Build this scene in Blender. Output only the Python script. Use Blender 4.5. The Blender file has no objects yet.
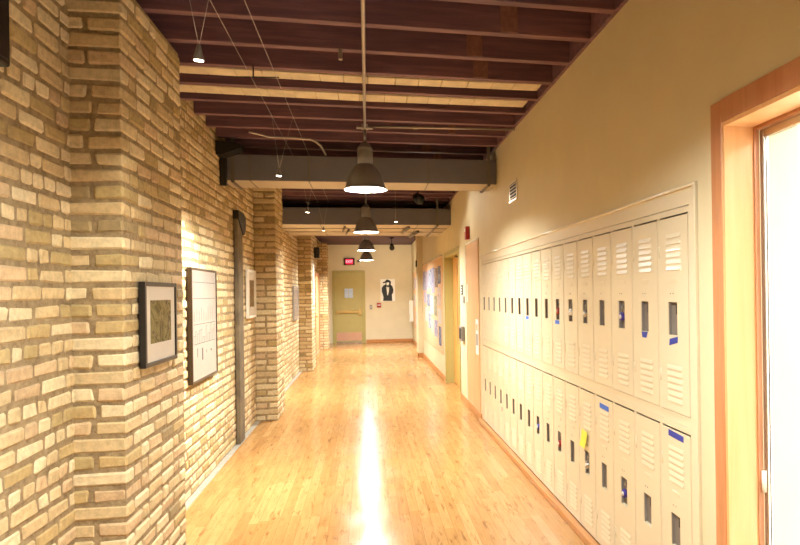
import bpy, bmesh, math, random
from mathutils import Vector, Matrix
random.seed(7)
C = bpy.context.scene.collection
H = 1.55                       # eye height
XR = 1.336                     # face of the right wall
XL = -1.36                     # face of the recessed brick wall
XP = -1.10                     # aisle face of the brick pilasters
ZJ = 3.03                      # underside of the joists

# ------------------------------------------------------------------ materials
def srgb(h):
    h = h.lstrip('#')
    v = [int(h[i:i+2], 16)/255 for i in (0, 2, 4)]
    return tuple(c/12.92 if c <= .04045 else ((c+.055)/1.055)**2.4 for c in v)+(1,)

class NT:
    def __init__(s, name):
        s.m = bpy.data.materials.new(name); s.m.use_nodes = True
        s.t = s.m.node_tree; s.b = s.t.nodes['Principled BSDF']
    def n(s, typ, **kw):
        nd = s.t.nodes.new(typ)
        for k, v in kw.items():
            if k in nd.inputs: nd.inputs[k].default_value = v
            else: setattr(nd, k, v)
        return nd
    def l(s, a, ao, b, bi): s.t.links.new(a.outputs[ao], b.inputs[bi])
    def set(s, **kw):
        for k, v in kw.items(): s.b.inputs[k.replace('_', ' ')].default_value = v
    def coords(s, scale=(1, 1, 1), rot=(0, 0, 0)):
        g = s.n('ShaderNodeNewGeometry'); mp = s.n('ShaderNodeMapping')
        mp.inputs['Scale'].default_value = scale; mp.inputs['Rotation'].default_value = rot
        s.l(g, 'Position', mp, 'Vector'); return mp
    def ramp(s, stops, interp='LINEAR'):
        r = s.n('ShaderNodeValToRGB'); r.color_ramp.interpolation = interp
        e = r.color_ramp.elements
        while len(e) < len(stops): e.new(.5)
        for i, (p, c) in enumerate(stops):
            e[i].position = p; e[i].color = srgb(c) if isinstance(c, str) else (c, c, c, 1)
        return r
    def bump(s, src, out, strength=.3, dist=.01):
        b = s.n('ShaderNodeBump', Strength=strength, Distance=dist)
        s.l(src, out, b, 'Height'); s.l(b, 'Normal', s.b, 'Normal'); return b

def plain(name, col, rough=.5, metal=0, var=.06, scale=6, bump=0, emit=None, estr=0, coat=0):
    N = NT(name); c = srgb(col)
    N.set(Roughness=rough, Metallic=metal)
    if coat: N.set(Coat_Weight=coat)
    mp = N.coords(); nz = N.n('ShaderNodeTexNoise', Scale=scale, Detail=4)
    N.l(mp, 0, nz, 'Vector')
    hi = tuple(min(1, x*(1+var)) for x in c[:3])+(1,); lo = tuple(x*(1-var) for x in c[:3])+(1,)
    r = N.ramp([(.3, 0.), (.7, 1.)]); r.color_ramp.elements[0].color = lo; r.color_ramp.elements[1].color = hi
    N.l(nz, 'Fac', r, 'Fac'); N.l(r, 'Color', N.b, 'Base Color')
    if bump: N.bump(nz, 'Fac', bump, .004)
    if emit:
        N.set(Emission_Color=srgb(emit), Emission_Strength=estr)
    return N.m

def brick_mat():
    N = NT('tan_brick'); g = N.n('ShaderNodeNewGeometry')
    r = N.ramp([(0, '#cab183'), (.14, '#dac598'), (.3, '#ceb484'), (.42, '#bfa570'), (.5, '#dec99e'),
                (.66, '#d0b287'), (.78, '#b59d69'), (.85, '#e0cda2'), (.93, '#c8aa80'), (.98, '#a08a60')], 'CONSTANT')
    N.l(g, 'Random Per Island', r, 'Fac')
    mp = N.coords(); n1 = N.n('ShaderNodeTexNoise', Scale=38, Detail=6, Roughness=.65); N.l(mp, 0, n1, 'Vector')
    r2 = N.ramp([(.3, .76), (.62, 1.06)]); N.l(n1, 'Fac', r2, 'Fac')
    n0 = N.n('ShaderNodeTexNoise', Scale=1.3, Detail=3); N.l(mp, 0, n0, 'Vector')
    r0 = N.ramp([(.3, .86), (.7, 1.05)]); N.l(n0, 'Fac', r0, 'Fac')
    mx = N.n('ShaderNodeMix', data_type='RGBA', blend_type='MULTIPLY'); mx.inputs[0].default_value = 1
    N.l(r, 'Color', mx, 6); N.l(r2, 'Color', mx, 7)
    mx2 = N.n('ShaderNodeMix', data_type='RGBA', blend_type='MULTIPLY'); mx2.inputs[0].default_value = 1
    N.l(mx, 2, mx2, 6); N.l(r0, 'Color', mx2, 7)
    N.l(mx2, 2, N.b, 'Base Color')
    n2 = N.n('ShaderNodeTexNoise', Scale=70, Detail=7, Roughness=.7); N.l(mp, 0, n2, 'Vector')
    N.bump(n2, 'Fac', .5, .006); N.set(Roughness=.85)
    return N.m
def mortar_mat():
    N = NT('rough_mortar'); mp = N.coords()
    n1 = N.n('ShaderNodeTexNoise', Scale=22, Detail=6, Roughness=.7); N.l(mp, 0, n1, 'Vector')
    r = N.ramp([(.3, '#7d6849'), (.5, '#9e8762'), (.7, '#b59e76')]); N.l(n1, 'Fac', r, 'Fac')
    N.l(r, 'Color', N.b, 'Base Color')
    n2 = N.n('ShaderNodeTexNoise', Scale=55, Detail=6, Roughness=.75); N.l(mp, 0, n2, 'Vector')
    N.bump(n2, 'Fac', .9, .015); N.set(Roughness=.95)
    return N.m
def floor_mat():
    N = NT('maple_strip_floor'); g = N.n('ShaderNodeNewGeometry'); sp = N.n('ShaderNodeSeparateXYZ')
    N.l(g, 'Position', sp, 0)
    def M(op, a, b=None, c=None):
        m = N.n('ShaderNodeMath', operation=op)
        for i, v in enumerate((a, b, c)):
            if v is None: continue
            if isinstance(v, (int, float)): m.inputs[i].default_value = v
            else: N.t.links.new(v, m.inputs[i])
        return m.outputs[0]
    xs = M('DIVIDE', sp.outputs[0], .068); xi = M('FLOOR', xs); xf = M('FRACT', xs)
    w1 = N.n('ShaderNodeTexWhiteNoise', noise_dimensions='1D'); N.t.links.new(xi, w1.inputs['W'])
    ys = M('DIVIDE', M('ADD', sp.outputs[1], M('MULTIPLY', w1.outputs['Value'], 7.3)), .95)
    yi = M('FLOOR', ys); yf = M('FRACT', ys)
    cb = N.n('ShaderNodeCombineXYZ'); N.t.links.new(xi, cb.inputs[0]); N.t.links.new(yi, cb.inputs[1])
    w2 = N.n('ShaderNodeTexWhiteNoise', noise_dimensions='2D'); N.l(cb, 0, w2, 'Vector')
    r = N.ramp([(0, '#b17f49'), (.25, '#b6864e'), (.5, '#ba8a52'), (.8, '#bd8e56'), (1, '#c2945c')])
    N.l(w2, 'Value', r, 'Fac')
    mp = N.coords((14, 1.6, 1)); nz = N.n('ShaderNodeTexNoise', Scale=2.2, Detail=7, Roughness=.6); N.l(mp, 0, nz, 'Vector')
    r2 = N.ramp([(.28, .82), (.6, 1.03)]); N.l(nz, 'Fac', r2, 'Fac')
    mx = N.n('ShaderNodeMix', data_type='RGBA', blend_type='MULTIPLY'); mx.inputs[0].default_value = 1
    N.l(r, 'Color', mx, 6); N.l(r2, 'Color', mx, 7)
    # dark mineral streaks and scuffs in the boards
    mp2 = N.coords((8, 1.3, 1)); n3 = N.n('ShaderNodeTexNoise', Scale=3.1, Detail=8, Roughness=.75, Distortion=.5); N.l(mp2, 0, n3, 'Vector')
    r3 = N.ramp([(.55, .0), (.64, .75)]); N.l(n3, 'Fac', r3, 'Fac')
    mx2 = N.n('ShaderNodeMix', data_type='RGBA'); N.l(r3, 'Color', mx2, 0); N.l(mx, 2, mx2, 6)
    mx2.inputs[7].default_value = srgb('#83552a')
    # seams
    e = M('MINIMUM', M('MULTIPLY', M('MINIMUM', xf, M('SUBTRACT', 1, xf)), .068), M('MULTIPLY', M('MINIMUM', yf, M('SUBTRACT', 1, yf)), .95))
    s = M('LESS_THAN', e, .0011)
    mx3 = N.n('ShaderNodeMix', data_type='RGBA'); N.t.links.new(M('MULTIPLY', s, .55), mx3.inputs[0]); N.l(mx2, 2, mx3, 6)
    mx3.inputs[7].default_value = srgb('#6e451f')
    N.l(mx3, 2, N.b, 'Base Color')
    n4 = N.n('ShaderNodeTexNoise', Scale=5, Detail=5); mp3 = N.coords((1, .4, 1)); N.l(mp3, 0, n4, 'Vector')
    r4 = N.ramp([(.3, .13), (.7, .24)]); N.l(n4, 'Fac', r4, 'Fac'); N.l(r4, 'Color', N.b, 'Roughness')
    N.b.inputs['Specular IOR Level'].default_value = .25
    n5 = N.n('ShaderNodeTexNoise', Scale=3.0, Detail=3); N.l(mp3, 0, n5, 'Vector'); N.bump(n5, 'Fac', .12, .01)
    return N.m
def wood_mat(name, cols, axis='z', rough=.35, scale=1.0):
    N = NT(name); sc = {'z': (18, 18, 1.2), 'y': (18, 1.2, 18), 'x': (1.2, 18, 18)}[axis]
    mp = N.coords(tuple(v*scale for v in sc)); nz = N.n('ShaderNodeTexNoise', Scale=1.6, Detail=8, Roughness=.6, Distortion=.6)
    N.l(mp, 0, nz, 'Vector'); r = N.ramp([(.3, cols[0]), (.5, cols[1]), (.72, cols[2])])
    N.l(nz, 'Fac', r, 'Fac'); N.l(r, 'Color', N.b, 'Base Color'); N.bump(nz, 'Fac', .08, .003)
    N.set(Roughness=rough); return N.m
def print_mat(name, cols, scale=(8, 8, 8), seed=0., detail=5, distortion=1.5):
    N = NT(name); mp = N.coords(scale); mp.inputs['Location'].default_value = (seed, seed*1.7, seed*.6)
    nz = N.n('ShaderNodeTexNoise', Scale=1, Detail=detail, Distortion=distortion, Roughness=.6); N.l(mp, 0, nz, 'Vector')
    k = len(cols); r = N.ramp([(.3+.4*i/max(1, k-1), c) for i, c in enumerate(cols)])
    N.l(nz, 'Fac', r, 'Fac'); N.l(r, 'Color', N.b, 'Base Color'); N.set(Roughness=.8); return N.m

M = dict(
 brick=brick_mat(), mortar=mortar_mat(), floor=floor_mat(),
 wall=plain('cream_wall_paint', '#d6c8a2', .7, var=.03, scale=3, bump=.05),
 farwall=plain('cream_far_wall_paint', '#dccfae', .7, var=.03, scale=3, bump=.05),
 concrete=plain('grey_concrete_edge', '#a09888', .8, var=.15, scale=14, bump=.3),
 joist=wood_mat('dark_stained_joist', ('#5e4352', '#70505b', '#8a626b'), 'x', .6),
 deck=wood_mat('dark_ceiling_deck', ('#463444', '#563e4c', '#664a54'), 'x', .7),
 block=wood_mat('brown_blocking', ('#76504a', '#865e56', '#966c62'), 'y', .7),
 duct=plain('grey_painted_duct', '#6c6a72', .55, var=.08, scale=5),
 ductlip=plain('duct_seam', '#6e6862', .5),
 ductbot=plain('bounce_lit_duct_underside', '#b8ad9a', .6, var=.06, scale=7), pale=plain('pale_furring_board', '#d6c8ae', .7, var=.12, scale=9),
 locker=plain('cream_enamel', '#ddd0b0', .3, var=.02, scale=2, coat=.25),
 lockin=plain('locker_inside_dark', '#2a241f', .7),
 steel=plain('pocket_steel', '#7d746b', .5, 0, var=.12),
 chrome=plain('satin_steel', '#c8c4bc', .25, .9),
 brass=plain('brass', '#d6b876', .3, .6),
 black=plain('black_paint', '#14120f', .45),
 blackm=plain('black_frame_wood', '#1d1916', .35),
 brownframe=plain('dark_bronze_frame', '#4a3a2a', .4, .3),
 shade=plain('dark_grey_shade', '#7d7876', .35, 0),
 shadein=plain('white_reflector', '#f2efe8', .4),
 conduit=plain('galvanised_conduit', '#b5aca6', .35, .6),
 white=plain('white_paper', '#f6f4ef', .6, var=.02),
 whiteplastic=plain('white_plastic', '#eae4d6', .4, var=.02),
 grey=plain('grey_plastic', '#8d8981', .5),
 red=plain('red_plastic', '#a4241c', .4),
 blue=plain('blue_tape', '#2b3c9c', .5, var=.1),
 bluel=plain('bright_blue_tape', '#3a6fd0', .5, var=.1),
 yellow=plain('yellow_sticky_paper', '#e6e04a', .6, var=.03),
 pink=plain('faded_pink_sticker', '#e0a497', .6),
 purple=plain('purple_lock_dial', '#3c2f86', .35),
 olive=plain('olive_enamel', '#b2a564', .4, var=.03),
 olivel=plain('olive_door_enamel', '#b8aa6c', .4, var=.03),
 post=plain('weathered_post', '#6f6149', .8, var=.3, scale=7, bump=.3),
 casing=wood_mat('stained_casing_wood', ('#b5774a', '#bf8357', '#c98f64'), 'z', .35),
 jamb=wood_mat('light_jamb_wood', ('#dea466', '#e4ae74', '#eab880'), 'z', .35, .5),
 oak=wood_mat('honey_door_wood', ('#cf9548', '#dba658', '#e4b468'), 'z', .3),
 panelw=wood_mat('pale_panel_wood', ('#d2a270', '#dab07f', '#e0b98a'), 'z', .45, .5),
 cork=plain('tan_board', '#d9b48a', .85, var=.08, scale=40, bump=.2),
 basew=wood_mat('baseboard_wood', ('#b5773f', '#c2854c', '#cc925a'), 'y', .35),
 basex=wood_mat('baseboard_wood_across', ('#b5773f', '#c2854c', '#cc925a'), 'x', .35),
 kick=plain('brushed_kick_plate', '#d8b09a', .35, .6, var=.03),
 roomw=plain('bright_room_wall', '#f4efe8', .8, var=.01),
)
def emis(name, col, s):
    N = NT(name); N.set(Base_Color=srgb(col), Emission_Color=srgb(col), Emission_Strength=s); return N.m
M['lens'] = emis('glowing_lens', '#fff4e0', 9)
M['halo'] = emis('halogen_face', '#ffe9c8', 12)
M['exitred'] = emis('lit_red_exit_face', '#ff1a3c', .8)
M['roomfill'] = emis('added_room_lamp', '#ffffff', 5)
def glass():
    N = NT('clear_glass'); N.set(Roughness=.02, Base_Color=(1, 1, 1, 1)); N.b.inputs['Transmission Weight'].default_value = 1; N.b.inputs['IOR'].default_value = 1.02
    return N.m
M['glass'] = glass()

# ------------------------------------------------------------------ mesh builder
def _tmpl():
    V = []; idx = {}
    for sx in (0, 1):
        for sy in (0, 1):
            for sz in (0, 1):
                for ax in range(3):
                    idx[(sx, sy, sz, ax)] = len(V); V.append((sx, sy, sz, ax))
    F = []
    for ax in range(3):
        o = [a for a in range(3) if a != ax]
        for s in (0, 1):
            q = []
            for a, b in ((0, 0), (1, 0), (1, 1), (0, 1)):
                k = [0, 0, 0]; k[ax] = s; k[o[0]] = a; k[o[1]] = b; q.append(idx[(*k, ax)])
            F.append(q)
    for ax in range(3):
        o = [a for a in range(3) if a != ax]
        for a in (0, 1):
            for b in (0, 1):
                k0 = [0, 0, 0]; k0[o[0]] = a; k0[o[1]] = b; k1 = list(k0); k1[ax] = 1
                F.append([idx[(*k0, o[0])], idx[(*k1, o[0])], idx[(*k1, o[1])], idx[(*k0, o[1])]])
    for sx in (0, 1):
        for sy in (0, 1):
            for sz in (0, 1):
                F.append([idx[(sx, sy, sz, 0)], idx[(sx, sy, sz, 1)], idx[(sx, sy, sz, 2)]])
    # orient outwards
    def pos(v):
        return Vector([(.5 if v[a] else -.5)*(1 if v[3] == a else .8) for a in range(3)])
    out = []
    for f in F:
        p = [pos(V[i]) for i in f]; n = (p[1]-p[0]).cross(p[2]-p[0]); c = sum(p, Vector())/len(p)
        out.append(f if n.dot(c) > 0 else f[::-1])
    return V, out
TV, TF = _tmpl()

class MB:
    def __init__(s): s.v = []; s.f = []; s.m = []; s.sm = []
    def add(s, vs, fs, mi=0, smooth=False):
        b = len(s.v); s.v += [tuple(v) for v in vs]
        for f in fs: s.f.append([b+i for i in f]); s.m.append(mi); s.sm.append(smooth)
        return s
    def box(s, x0, x1, y0, y1, z0, z1, mi=0):
        v = [(x, y, z) for x in (x0, x1) for y in (y0, y1) for z in (z0, z1)]
        return s.add(v, [(0, 1, 3, 2), (4, 6, 7, 5), (0, 4, 5, 1), (2, 3, 7, 6), (0, 2, 6, 4), (1, 5, 7, 3)], mi)
    def cbox(s, x0, x1, y0, y1, z0, z1, c=.004, mi=0, j=0.):
        lo = (x0, y0, z0); hi = (x1, y1, z1)
        cc = {}
        vs = []
        for v in TV:
            key = v[:3]
            if j and key not in cc: cc[key] = [random.uniform(-j, j) for _ in range(3)]
            o = cc.get(key, (0, 0, 0)); p = []
            for a in range(3):
                ins = 0 if v[3] == a else c
                p.append((hi[a]-ins if v[a] else lo[a]+ins)+o[a])
            vs.append(p)
        return s.add(vs, TF, mi)
    def lathe(s, prof, cx, cy, n=32, mi=0, axis='z', cap=True):
        vs = []; fs = []
        for r, h in prof:
            for k in range(n):
                a = 2*math.pi*k/n; u, w = r*math.cos(a), r*math.sin(a)
                vs.append((cx+u, cy+w, h) if axis == 'z' else (h, cx+u, cy+w) if axis == 'x' else (cx+u, h, cy+w))
        for i in range(len(prof)-1):
            for k in range(n):
                q = (i*n+k, i*n+(k+1) % n, (i+1)*n+(k+1) % n, (i+1)*n+k); fs.append(q)
        if cap:
            fs.append(tuple(range(n))[::-1]); fs.append(tuple((len(prof)-1)*n+k for k in range(n)))
        return s.add(vs, fs, mi, True)
    def tube(s, pts, r, n=8, mi=0):
        pts = [Vector(p) for p in pts]; vs = []; fs = []
        for i, p in enumerate(pts):
            t = (pts[min(i+1, len(pts)-1)]-pts[max(i-1, 0)]).normalized()
            up = Vector((0, 0, 1)) if abs(t.z) < .9 else Vector((1, 0, 0))
            a = t.cross(up).normalized(); b = t.cross(a).normalized()
            for k in range(n):
                q = 2*math.pi*k/n; vs.append(p+a*r*math.cos(q)+b*r*math.sin(q))
        for i in range(len(pts)-1):
            for k in range(n): fs.append((i*n+k, i*n+(k+1) % n, (i+1)*n+(k+1) % n, (i+1)*n+k))
        fs.append(tuple(range(n))[::-1]); fs.append(tuple((len(pts)-1)*n+k for k in range(n)))
        return s.add(vs, fs, mi, True)
    def cone_dir(s, p0, p1, prof, n=20, mi=0):     # prof: (radius, t along p0-p1)
        p0 = Vector(p0); p1 = Vector(p1); t = (p1-p0); L = t.length; t.normalize()
        up = Vector((0, 0, 1)) if abs(t.z) < .9 else Vector((1, 0, 0))
        a = t.cross(up).normalized(); b = t.cross(a).normalized(); vs = []; fs = []
        for r, h in prof:
            for k in range(n):
                q = 2*math.pi*k/n; vs.append(p0+t*L*h+a*r*math.cos(q)+b*r*math.sin(q))
        for i in range(len(prof)-1):
            for k in range(n): fs.append((i*n+k, i*n+(k+1) % n, (i+1)*n+(k+1) % n, (i+1)*n+k))
        fs.append(tuple(range(n))[::-1]); fs.append(tuple((len(prof)-1)*n+k for k in range(n)))
        return s.add(vs, fs, mi, True)
    def prism(s, poly, axis, a0, a1, mi=0):         # poly in the other two axes
        def P(u, w, a): return {'x': (a, u, w), 'y': (u, a, w), 'z': (u, w, a)}[axis]
        n = len(poly); vs = [P(u, w, a0) for u, w in poly]+[P(u, w, a1) for u, w in poly]
        fs = [tuple(range(n)), tuple(range(n, 2*n))[::-1]]+[(i, i+n, (i+1) % n+n, (i+1) % n) for i in range(n)]
        return s.add(vs, fs, mi)
    def build(s, name, mats, parent=None, loc=None, recalc=True):
        if not isinstance(mats, (list, tuple)): mats = [mats]
        off = Vector((0, 0, 0))
        if parent is not None: off = Vector(parent['_w'])
        elif loc is not None: off = Vector(loc)
        elif s.v:
            xs, ys, zs = zip(*s.v); off = Vector(((min(xs)+max(xs))/2, (min(ys)+max(ys))/2, min(zs)))
        me = bpy.data.meshes.new(name)
        me.from_pydata([tuple(Vector(v)-off) for v in s.v], [], s.f)
        for m in mats: me.materials.append(M[m] if isinstance(m, str) else m)
        me.polygons.foreach_set('material_index', s.m); me.polygons.foreach_set('use_smooth', s.sm)
        me.update()
        if recalc:
            bm = bmesh.new(); bm.from_mesh(me); bmesh.ops.recalc_face_normals(bm, faces=bm.faces); bm.to_mesh(me); bm.free()
        o = bpy.data.objects.new(name, me); C.objects.link(o)
        if parent is not None: o.parent = parent
        else: o.location = off
        o['_w'] = tuple(off)
        return o

def thing(name, loc, label, cat, group=None):
    o = bpy.data.objects.new(name, None); C.objects.link(o); o.location = loc; o['_w'] = tuple(loc)
    o.empty_display_size = .1
    return tag(o, label, cat, group)
def tag(o, label, cat, group=None):
    o['label'] = label; o['category'] = cat
    if group: o['group'] = group
    return o
def struct(o): o['kind'] = 'structure'; return o
def children(o): return [c for c in C.objects if c.parent == o]
def copy_tree(o, parent=None, kids=None):
    c = o.copy(); C.objects.link(c)
    if parent: c.parent = parent
    for ch in (kids[o.name] if kids else children(o)): copy_tree(ch, c, None)
    return c
def text_mesh(name, body, size, mat, parent, loc, rot, extrude=.001, align='CENTER'):
    cu = bpy.data.curves.new(name, 'FONT'); cu.body = body; cu.size = size; cu.extrude = extrude
    cu.align_x = align; cu.align_y = 'CENTER'
    t = bpy.data.objects.new(name+'_c', cu); C.objects.link(t)
    bpy.context.view_layer.update()
    me = bpy.data.meshes.new_from_object(t.evaluated_get(bpy.context.evaluated_depsgraph_get()))
    bpy.data.objects.remove(t); bpy.data.curves.remove(cu)
    me.name = name; me.materials.clear(); me.materials.append(M[mat])
    o = bpy.data.objects.new(name, me); C.objects.link(o); o.parent = parent
    o.location = Vector(loc)-Vector(parent['_w']); o.rotation_euler = rot; o['_w'] = tuple(loc)
    return o

# ------------------------------------------------------------------ brick work
CO = .0765; MT = .017                          # course height
def brick_face(mb, xf, y0, y1, z0, z1, stretch=.212, head=.22, rnd=.003):
    """bricks of a wall whose face looks to +X, running along Y"""
    nz = int(math.ceil((z1-z0)/CO)); mt = MT
    for i in range(nz):
        za = z0+i*CO; zb = min(za+CO, z1)
        if zb-za < .03: continue
        y = y0-(.0 if i % 2 else .105)-random.uniform(0, .02)
        headrow = (i % 7 == 3)
        while y < y1-.02:
            L = .105 if (headrow or random.random() < head) else stretch
            L += random.uniform(-.018, .014)
            a = max(y, y0); b = min(y+L, y1); y += L
            if b-a < .03: continue
            d = random.uniform(-rnd, rnd)
            mb.cbox(xf-.06, xf+d, a+mt/2, b-mt/2, za+mt/2, zb-mt/2, .009, 0, .0035)
def brick_wall_left(y0, y1, xf, z1=3.28):
    mb = MB(); mb.box(xf-.3, xf-.006, y0, y1, 0, z1, 1)
    brick_face(mb, xf, y0, y1, .0, z1)
    return mb
def pilaster(y0, y1, xb, z1, parent, zlow=0., XP=XP):
    """brick pier standing out from the wall: corner bricks show on both faces"""
    w = XP-xb; mb = MB(); mb.box(xb-.01, XP-.007, y0+.007, y1-.007, zlow, z1, 1)
    n = int(math.ceil((z1-zlow)/CO)); mt = MT
    for i in range(n):
        za = zlow+i*CO+mt/2; zb = min(zlow+(i+1)*CO, z1)-mt/2
        if zb-za < .02: continue
        J = lambda: random.uniform(-.003, .003)
        if i % 2:
            if random.random() < .25:
                m_ = xb+w*random.uniform(.42, .58)
                mb.cbox(xb, m_-mt/2, y0+J(), y0+.1, za, zb, .009, 0, .0035); mb.cbox(m_+mt/2, XP+J(), y0+J(), y0+.1, za, zb, .009, 0, .0035)
            else: mb.cbox(xb, XP+J(), y0+J(), y0+.1, za, zb, .009, 0, .004)
            y = y0+.1
        else:
            m_ = xb+w*random.uniform(.44, .56)
            mb.cbox(xb, m_-mt/2, y0+J(), y0+.1, za, zb, .009, 0, .004)
            mb.cbox(m_+mt/2, XP+J(), y0+J(), y0+.205, za, zb, .009, 0, .004)
            y = y0+.205
        while y < y1-.03:
            L = (.21 if random.random() > .2 else .105)+random.uniform(-.006, .006)
            b = min(y+L, y1)
            if y1-b < .05: b = y1
            far = b >= y1-.001
            mb.cbox(xb if far else XP-.1, XP+J(), y+mt, b, za, zb, .009, 0, .0035); y = b
    o = mb.build('pilaster', ['brick', 'mortar'], parent, recalc=False); return o

# ------------------------------------------------------------------ setting: floor, walls
f = struct(MB().box(-1.31, 1.5, -5, 21.6, -.1, 0).build('floor', 'floor'))
f = struct(MB().box(-1.75, -1.31, -5, 21.6, -.1, .004).build('trim_1', 'concrete'))
wl = MB()
wl.box(-1.66, -1.306, -5, 3.3, 0, 3.28, 1); brick_face(wl, -1.30, -5, 3.27, 0, 3.28, head=.3)
wl.box(-1.66, XL-.006, 3.3, 21.4, 0, 3.28, 1); brick_face(wl, XL, 4.2, 17.62, 0, 3.28); brick_face(wl, XL, 19.15, 21.4, 0, 3.28)
brick_face(wl, XL, 17.62, 19.15, 2.14, 3.28)
WL = struct(wl.build('wall_left', ['brick', 'mortar'], loc=(-1.66, 0, 0), recalc=False))
for (a, b) in ((3.25, 4.22), (8.5, 9.2), (13.8, 14.7), (19.1, 19.9)):
    pilaster(a, b, XL, 3.0, WL, XP=-1.085 if a < 4 else XP)
# plaster strip down the far edge of the near pier
MB().cbox(-1.35, XP+.006, 4.222, 4.25, .0, 2.99, .004).build('mortar_edge', 'mortar', WL)

def wall_grid(ys, zs, holes, x0, x1):
    mb = MB()
    for i in range(len(ys)-1):
        for j in range(len(zs)-1):
            cy = (ys[i]+ys[i+1])/2; cz = (zs[j]+zs[j+1])/2
            if any(a < cy < b and c < cz < d for a, b, c, d in holes): continue
            mb.box(x0, x1, ys[i], ys[i+1], zs[j], zs[j+1])
    return mb
D1 = (1.20, 2.30, 0, 2.18); NI = (2.50, 7.78, 0, 1.995); D2 = (9.62, 11.36, 0, 2.17)
wr = wall_grid([-5, 1.20, 2.30, 2.50, 7.78, 9.62, 11.36, 16.12], [0, 1.995, 2.17, 2.18, 3.28], [D1, NI, D2], XR, XR+.32)
wr.box(1.22, 1.75, 16.12, 16.7, 0, 3.28); wr.box(1.43, 1.75, 16.7, 21.4, 0, 3.28)
WR = struct(wr.build('wall_right', 'wall', loc=(XR, 0, 0)))
struct(MB().box(-1.7, 1.75, 21.4, 21.6, 0, 3.28).build('wall_far', 'farwall'))
struct(MB().box(-1.7, 1.75, -5.2, -5.0, 0, 3.28).build('wall_near', 'wall'))
# baseboards
struct(MB().cbox(1.292, XR-.001, 2.50, 7.78, 0, .046, .004).build('baseboard_lockers', 'basew'))
struct(MB().cbox(XR-.016, XR-.001, 7.78, 9.55, 0, .095, .003).build('baseboard_right', 'basew'))
struct(MB().cbox(XR-.016, XR-.001, 11.45, 16.12, 0, .095, .003).build('baseboard_board_wall', 'basew'))
struct(MB().cbox(1.204, 1.219, 16.10, 16.7, 0, .095, .003).build('baseboard_pier', 'basew'))
struct(MB().cbox(1.204, XR-.002, 16.10, 16.119, 0, .095, .003).build('baseboard_pier_face', 'basex'))
struct(MB().cbox(1.414, 1.429, 16.71, 21.38, 0, .095, .003).build('baseboard_far_right', 'basew'))
struct(MB().cbox(-.04, 1.413, 21.384, 21.399, 0, .095, .003).build('baseboard_far', 'basex'))

# ------------------------------------------------------------------ ceiling
ce = struct(MB().box(-1.7, 1.75, -5.2, 21.6, 3.28, 3.4).build('ceiling', 'deck', loc=(0, 0, 3.28)))
jy = [3.30+.405*k for k in range(-20, 34)]
def skew(x): return .05*min(x, 0)
for k, y in enumerate(jy):
    if y > 17: break
    mb = MB().cbox(-1.355, 1.3115, y, y+.055, ZJ, 3.279, .003); mb.v = [(a, b+skew(a), c) for a, b, c in mb.v]
    mb.build('joist', 'joist', ce)
MB().box(-1.355, 1.427, 17.0, 21.395, 3.12, 3.279).build('soffit', 'deck', ce)
for (x0, w_, k) in ((.77, .1, 1), (.635, .1, 2), (.745, .1, 3), (.77, .065, 7), (.585, .1, 9), (.75, .08, 10), (.62, .1, 13), (.7, .1, 17)):
    y0 = 3.30+.405*k
    MB().cbox(x0, x0+w_, y0-.02, y0-.0005, 3.036, 3.278, .002).build('cleat', 'block', ce)
MB().box(1.312, 1.3355, -5, 17.0, 3.031, 3.2795).build('rim_board', 'joist', ce)
def slat(y0, y1):
    mb = MB(); x = -1.35
    while x < 1.24:
        w = random.uniform(.15, .19); e = min(x+w, 1.25)
        mb.cbox(x+.0015, e-.0015, y0, y1, 3.028, 3.05, .002); x = e
    mb.v = [(a, b+skew(a), c) for a, b, c in mb.v]
    return mb.build('furring_board', 'pale', ce)
slat(4.575, 4.715); slat(4.98, 5.15)

# ------------------------------------------------------------------ ducts
def duct(y0, y1, z0, z1, label, seams, hang):
    t = thing('air_duct', (0, y0, z0), label, 'duct')
    MB().cbox(-1.348, 1.33, y0, y1, z0, z1, .004).build('duct_body', 'duct', t)
    MB().box(-1.34, 1.325, y0+.004, y1-.004, z0-.003, z0-.0005).build('underside', 'ductbot', t)  # light bounced off the floor is painted into this paler underside
    for x in seams:
        mb = MB(); mb.box(x, x+.012, y0-.006, y1+.006, z0-.006, z1+.004); mb.build('seam', 'ductlip', t)
    for x in hang:
        mb = MB(); mb.box(x, x+.03, y0-.012, y0-.004, z0-.02, ZJ+.2); mb.box(x, x+.03, y0-.012, y1+.008, z0-.022, z0-.014)
        mb.box(x, x+.03, y1+.004, y1+.01, z0-.022, ZJ+.0); mb.build('hanger_strap', 'ductlip', t)
    return t
dA = duct(6.69, 7.15, 2.665, 2.915, 'grey rectangular duct crossing overhead, nearer of the two', (-1.1, -.55, .1, .62), (1.235, -1.27))
dB = duct(10.45, 12.4, 2.63, 2.89, 'grey rectangular duct crossing overhead, farther and wider of the two', (-.7, .0, .8), (1.1,))
mb = MB()
for y in (10.98, 11.6): mb.box(-1.348, 1.33, y, y+.02, 2.618, 2.632)
mb.build('bottom_rail', 'ductlip', dB)
for (xa_, ya_, xb_, yb_, r_) in ((-.36, 10.9, -.33, 10.62, .02), (-.33, 11.5, -.28, 11.1, .02), (.60, 11.2, .67, 10.62, .028), (.78, 12.0, .87, 11.35, .028)):
    MB().tube([(xa_, ya_, 2.58), (xb_, yb_, 2.606)], r_).build('clamp', 'ductlip', dB)
t = MB().prism([(-1.356, 2.98), (-1.356, 2.86), (-1.30, 2.86), (-1.14, 2.925), (-1.14, 2.96), (-1.2, 2.98)], 'y', 6.44, 6.62)
tag(t.build('wall_bracket', 'black'), 'black wedge-shaped bracket on the brick where the nearer duct meets it', 'bracket')
t = MB().cbox(-1.358, -1.30, 6.60, 6.672, 2.60, 2.90, .004)
tag(t.build('bracket_plate', 'black'), 'upright black plate on the brick below the wedge-shaped bracket', 'plate')

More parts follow.
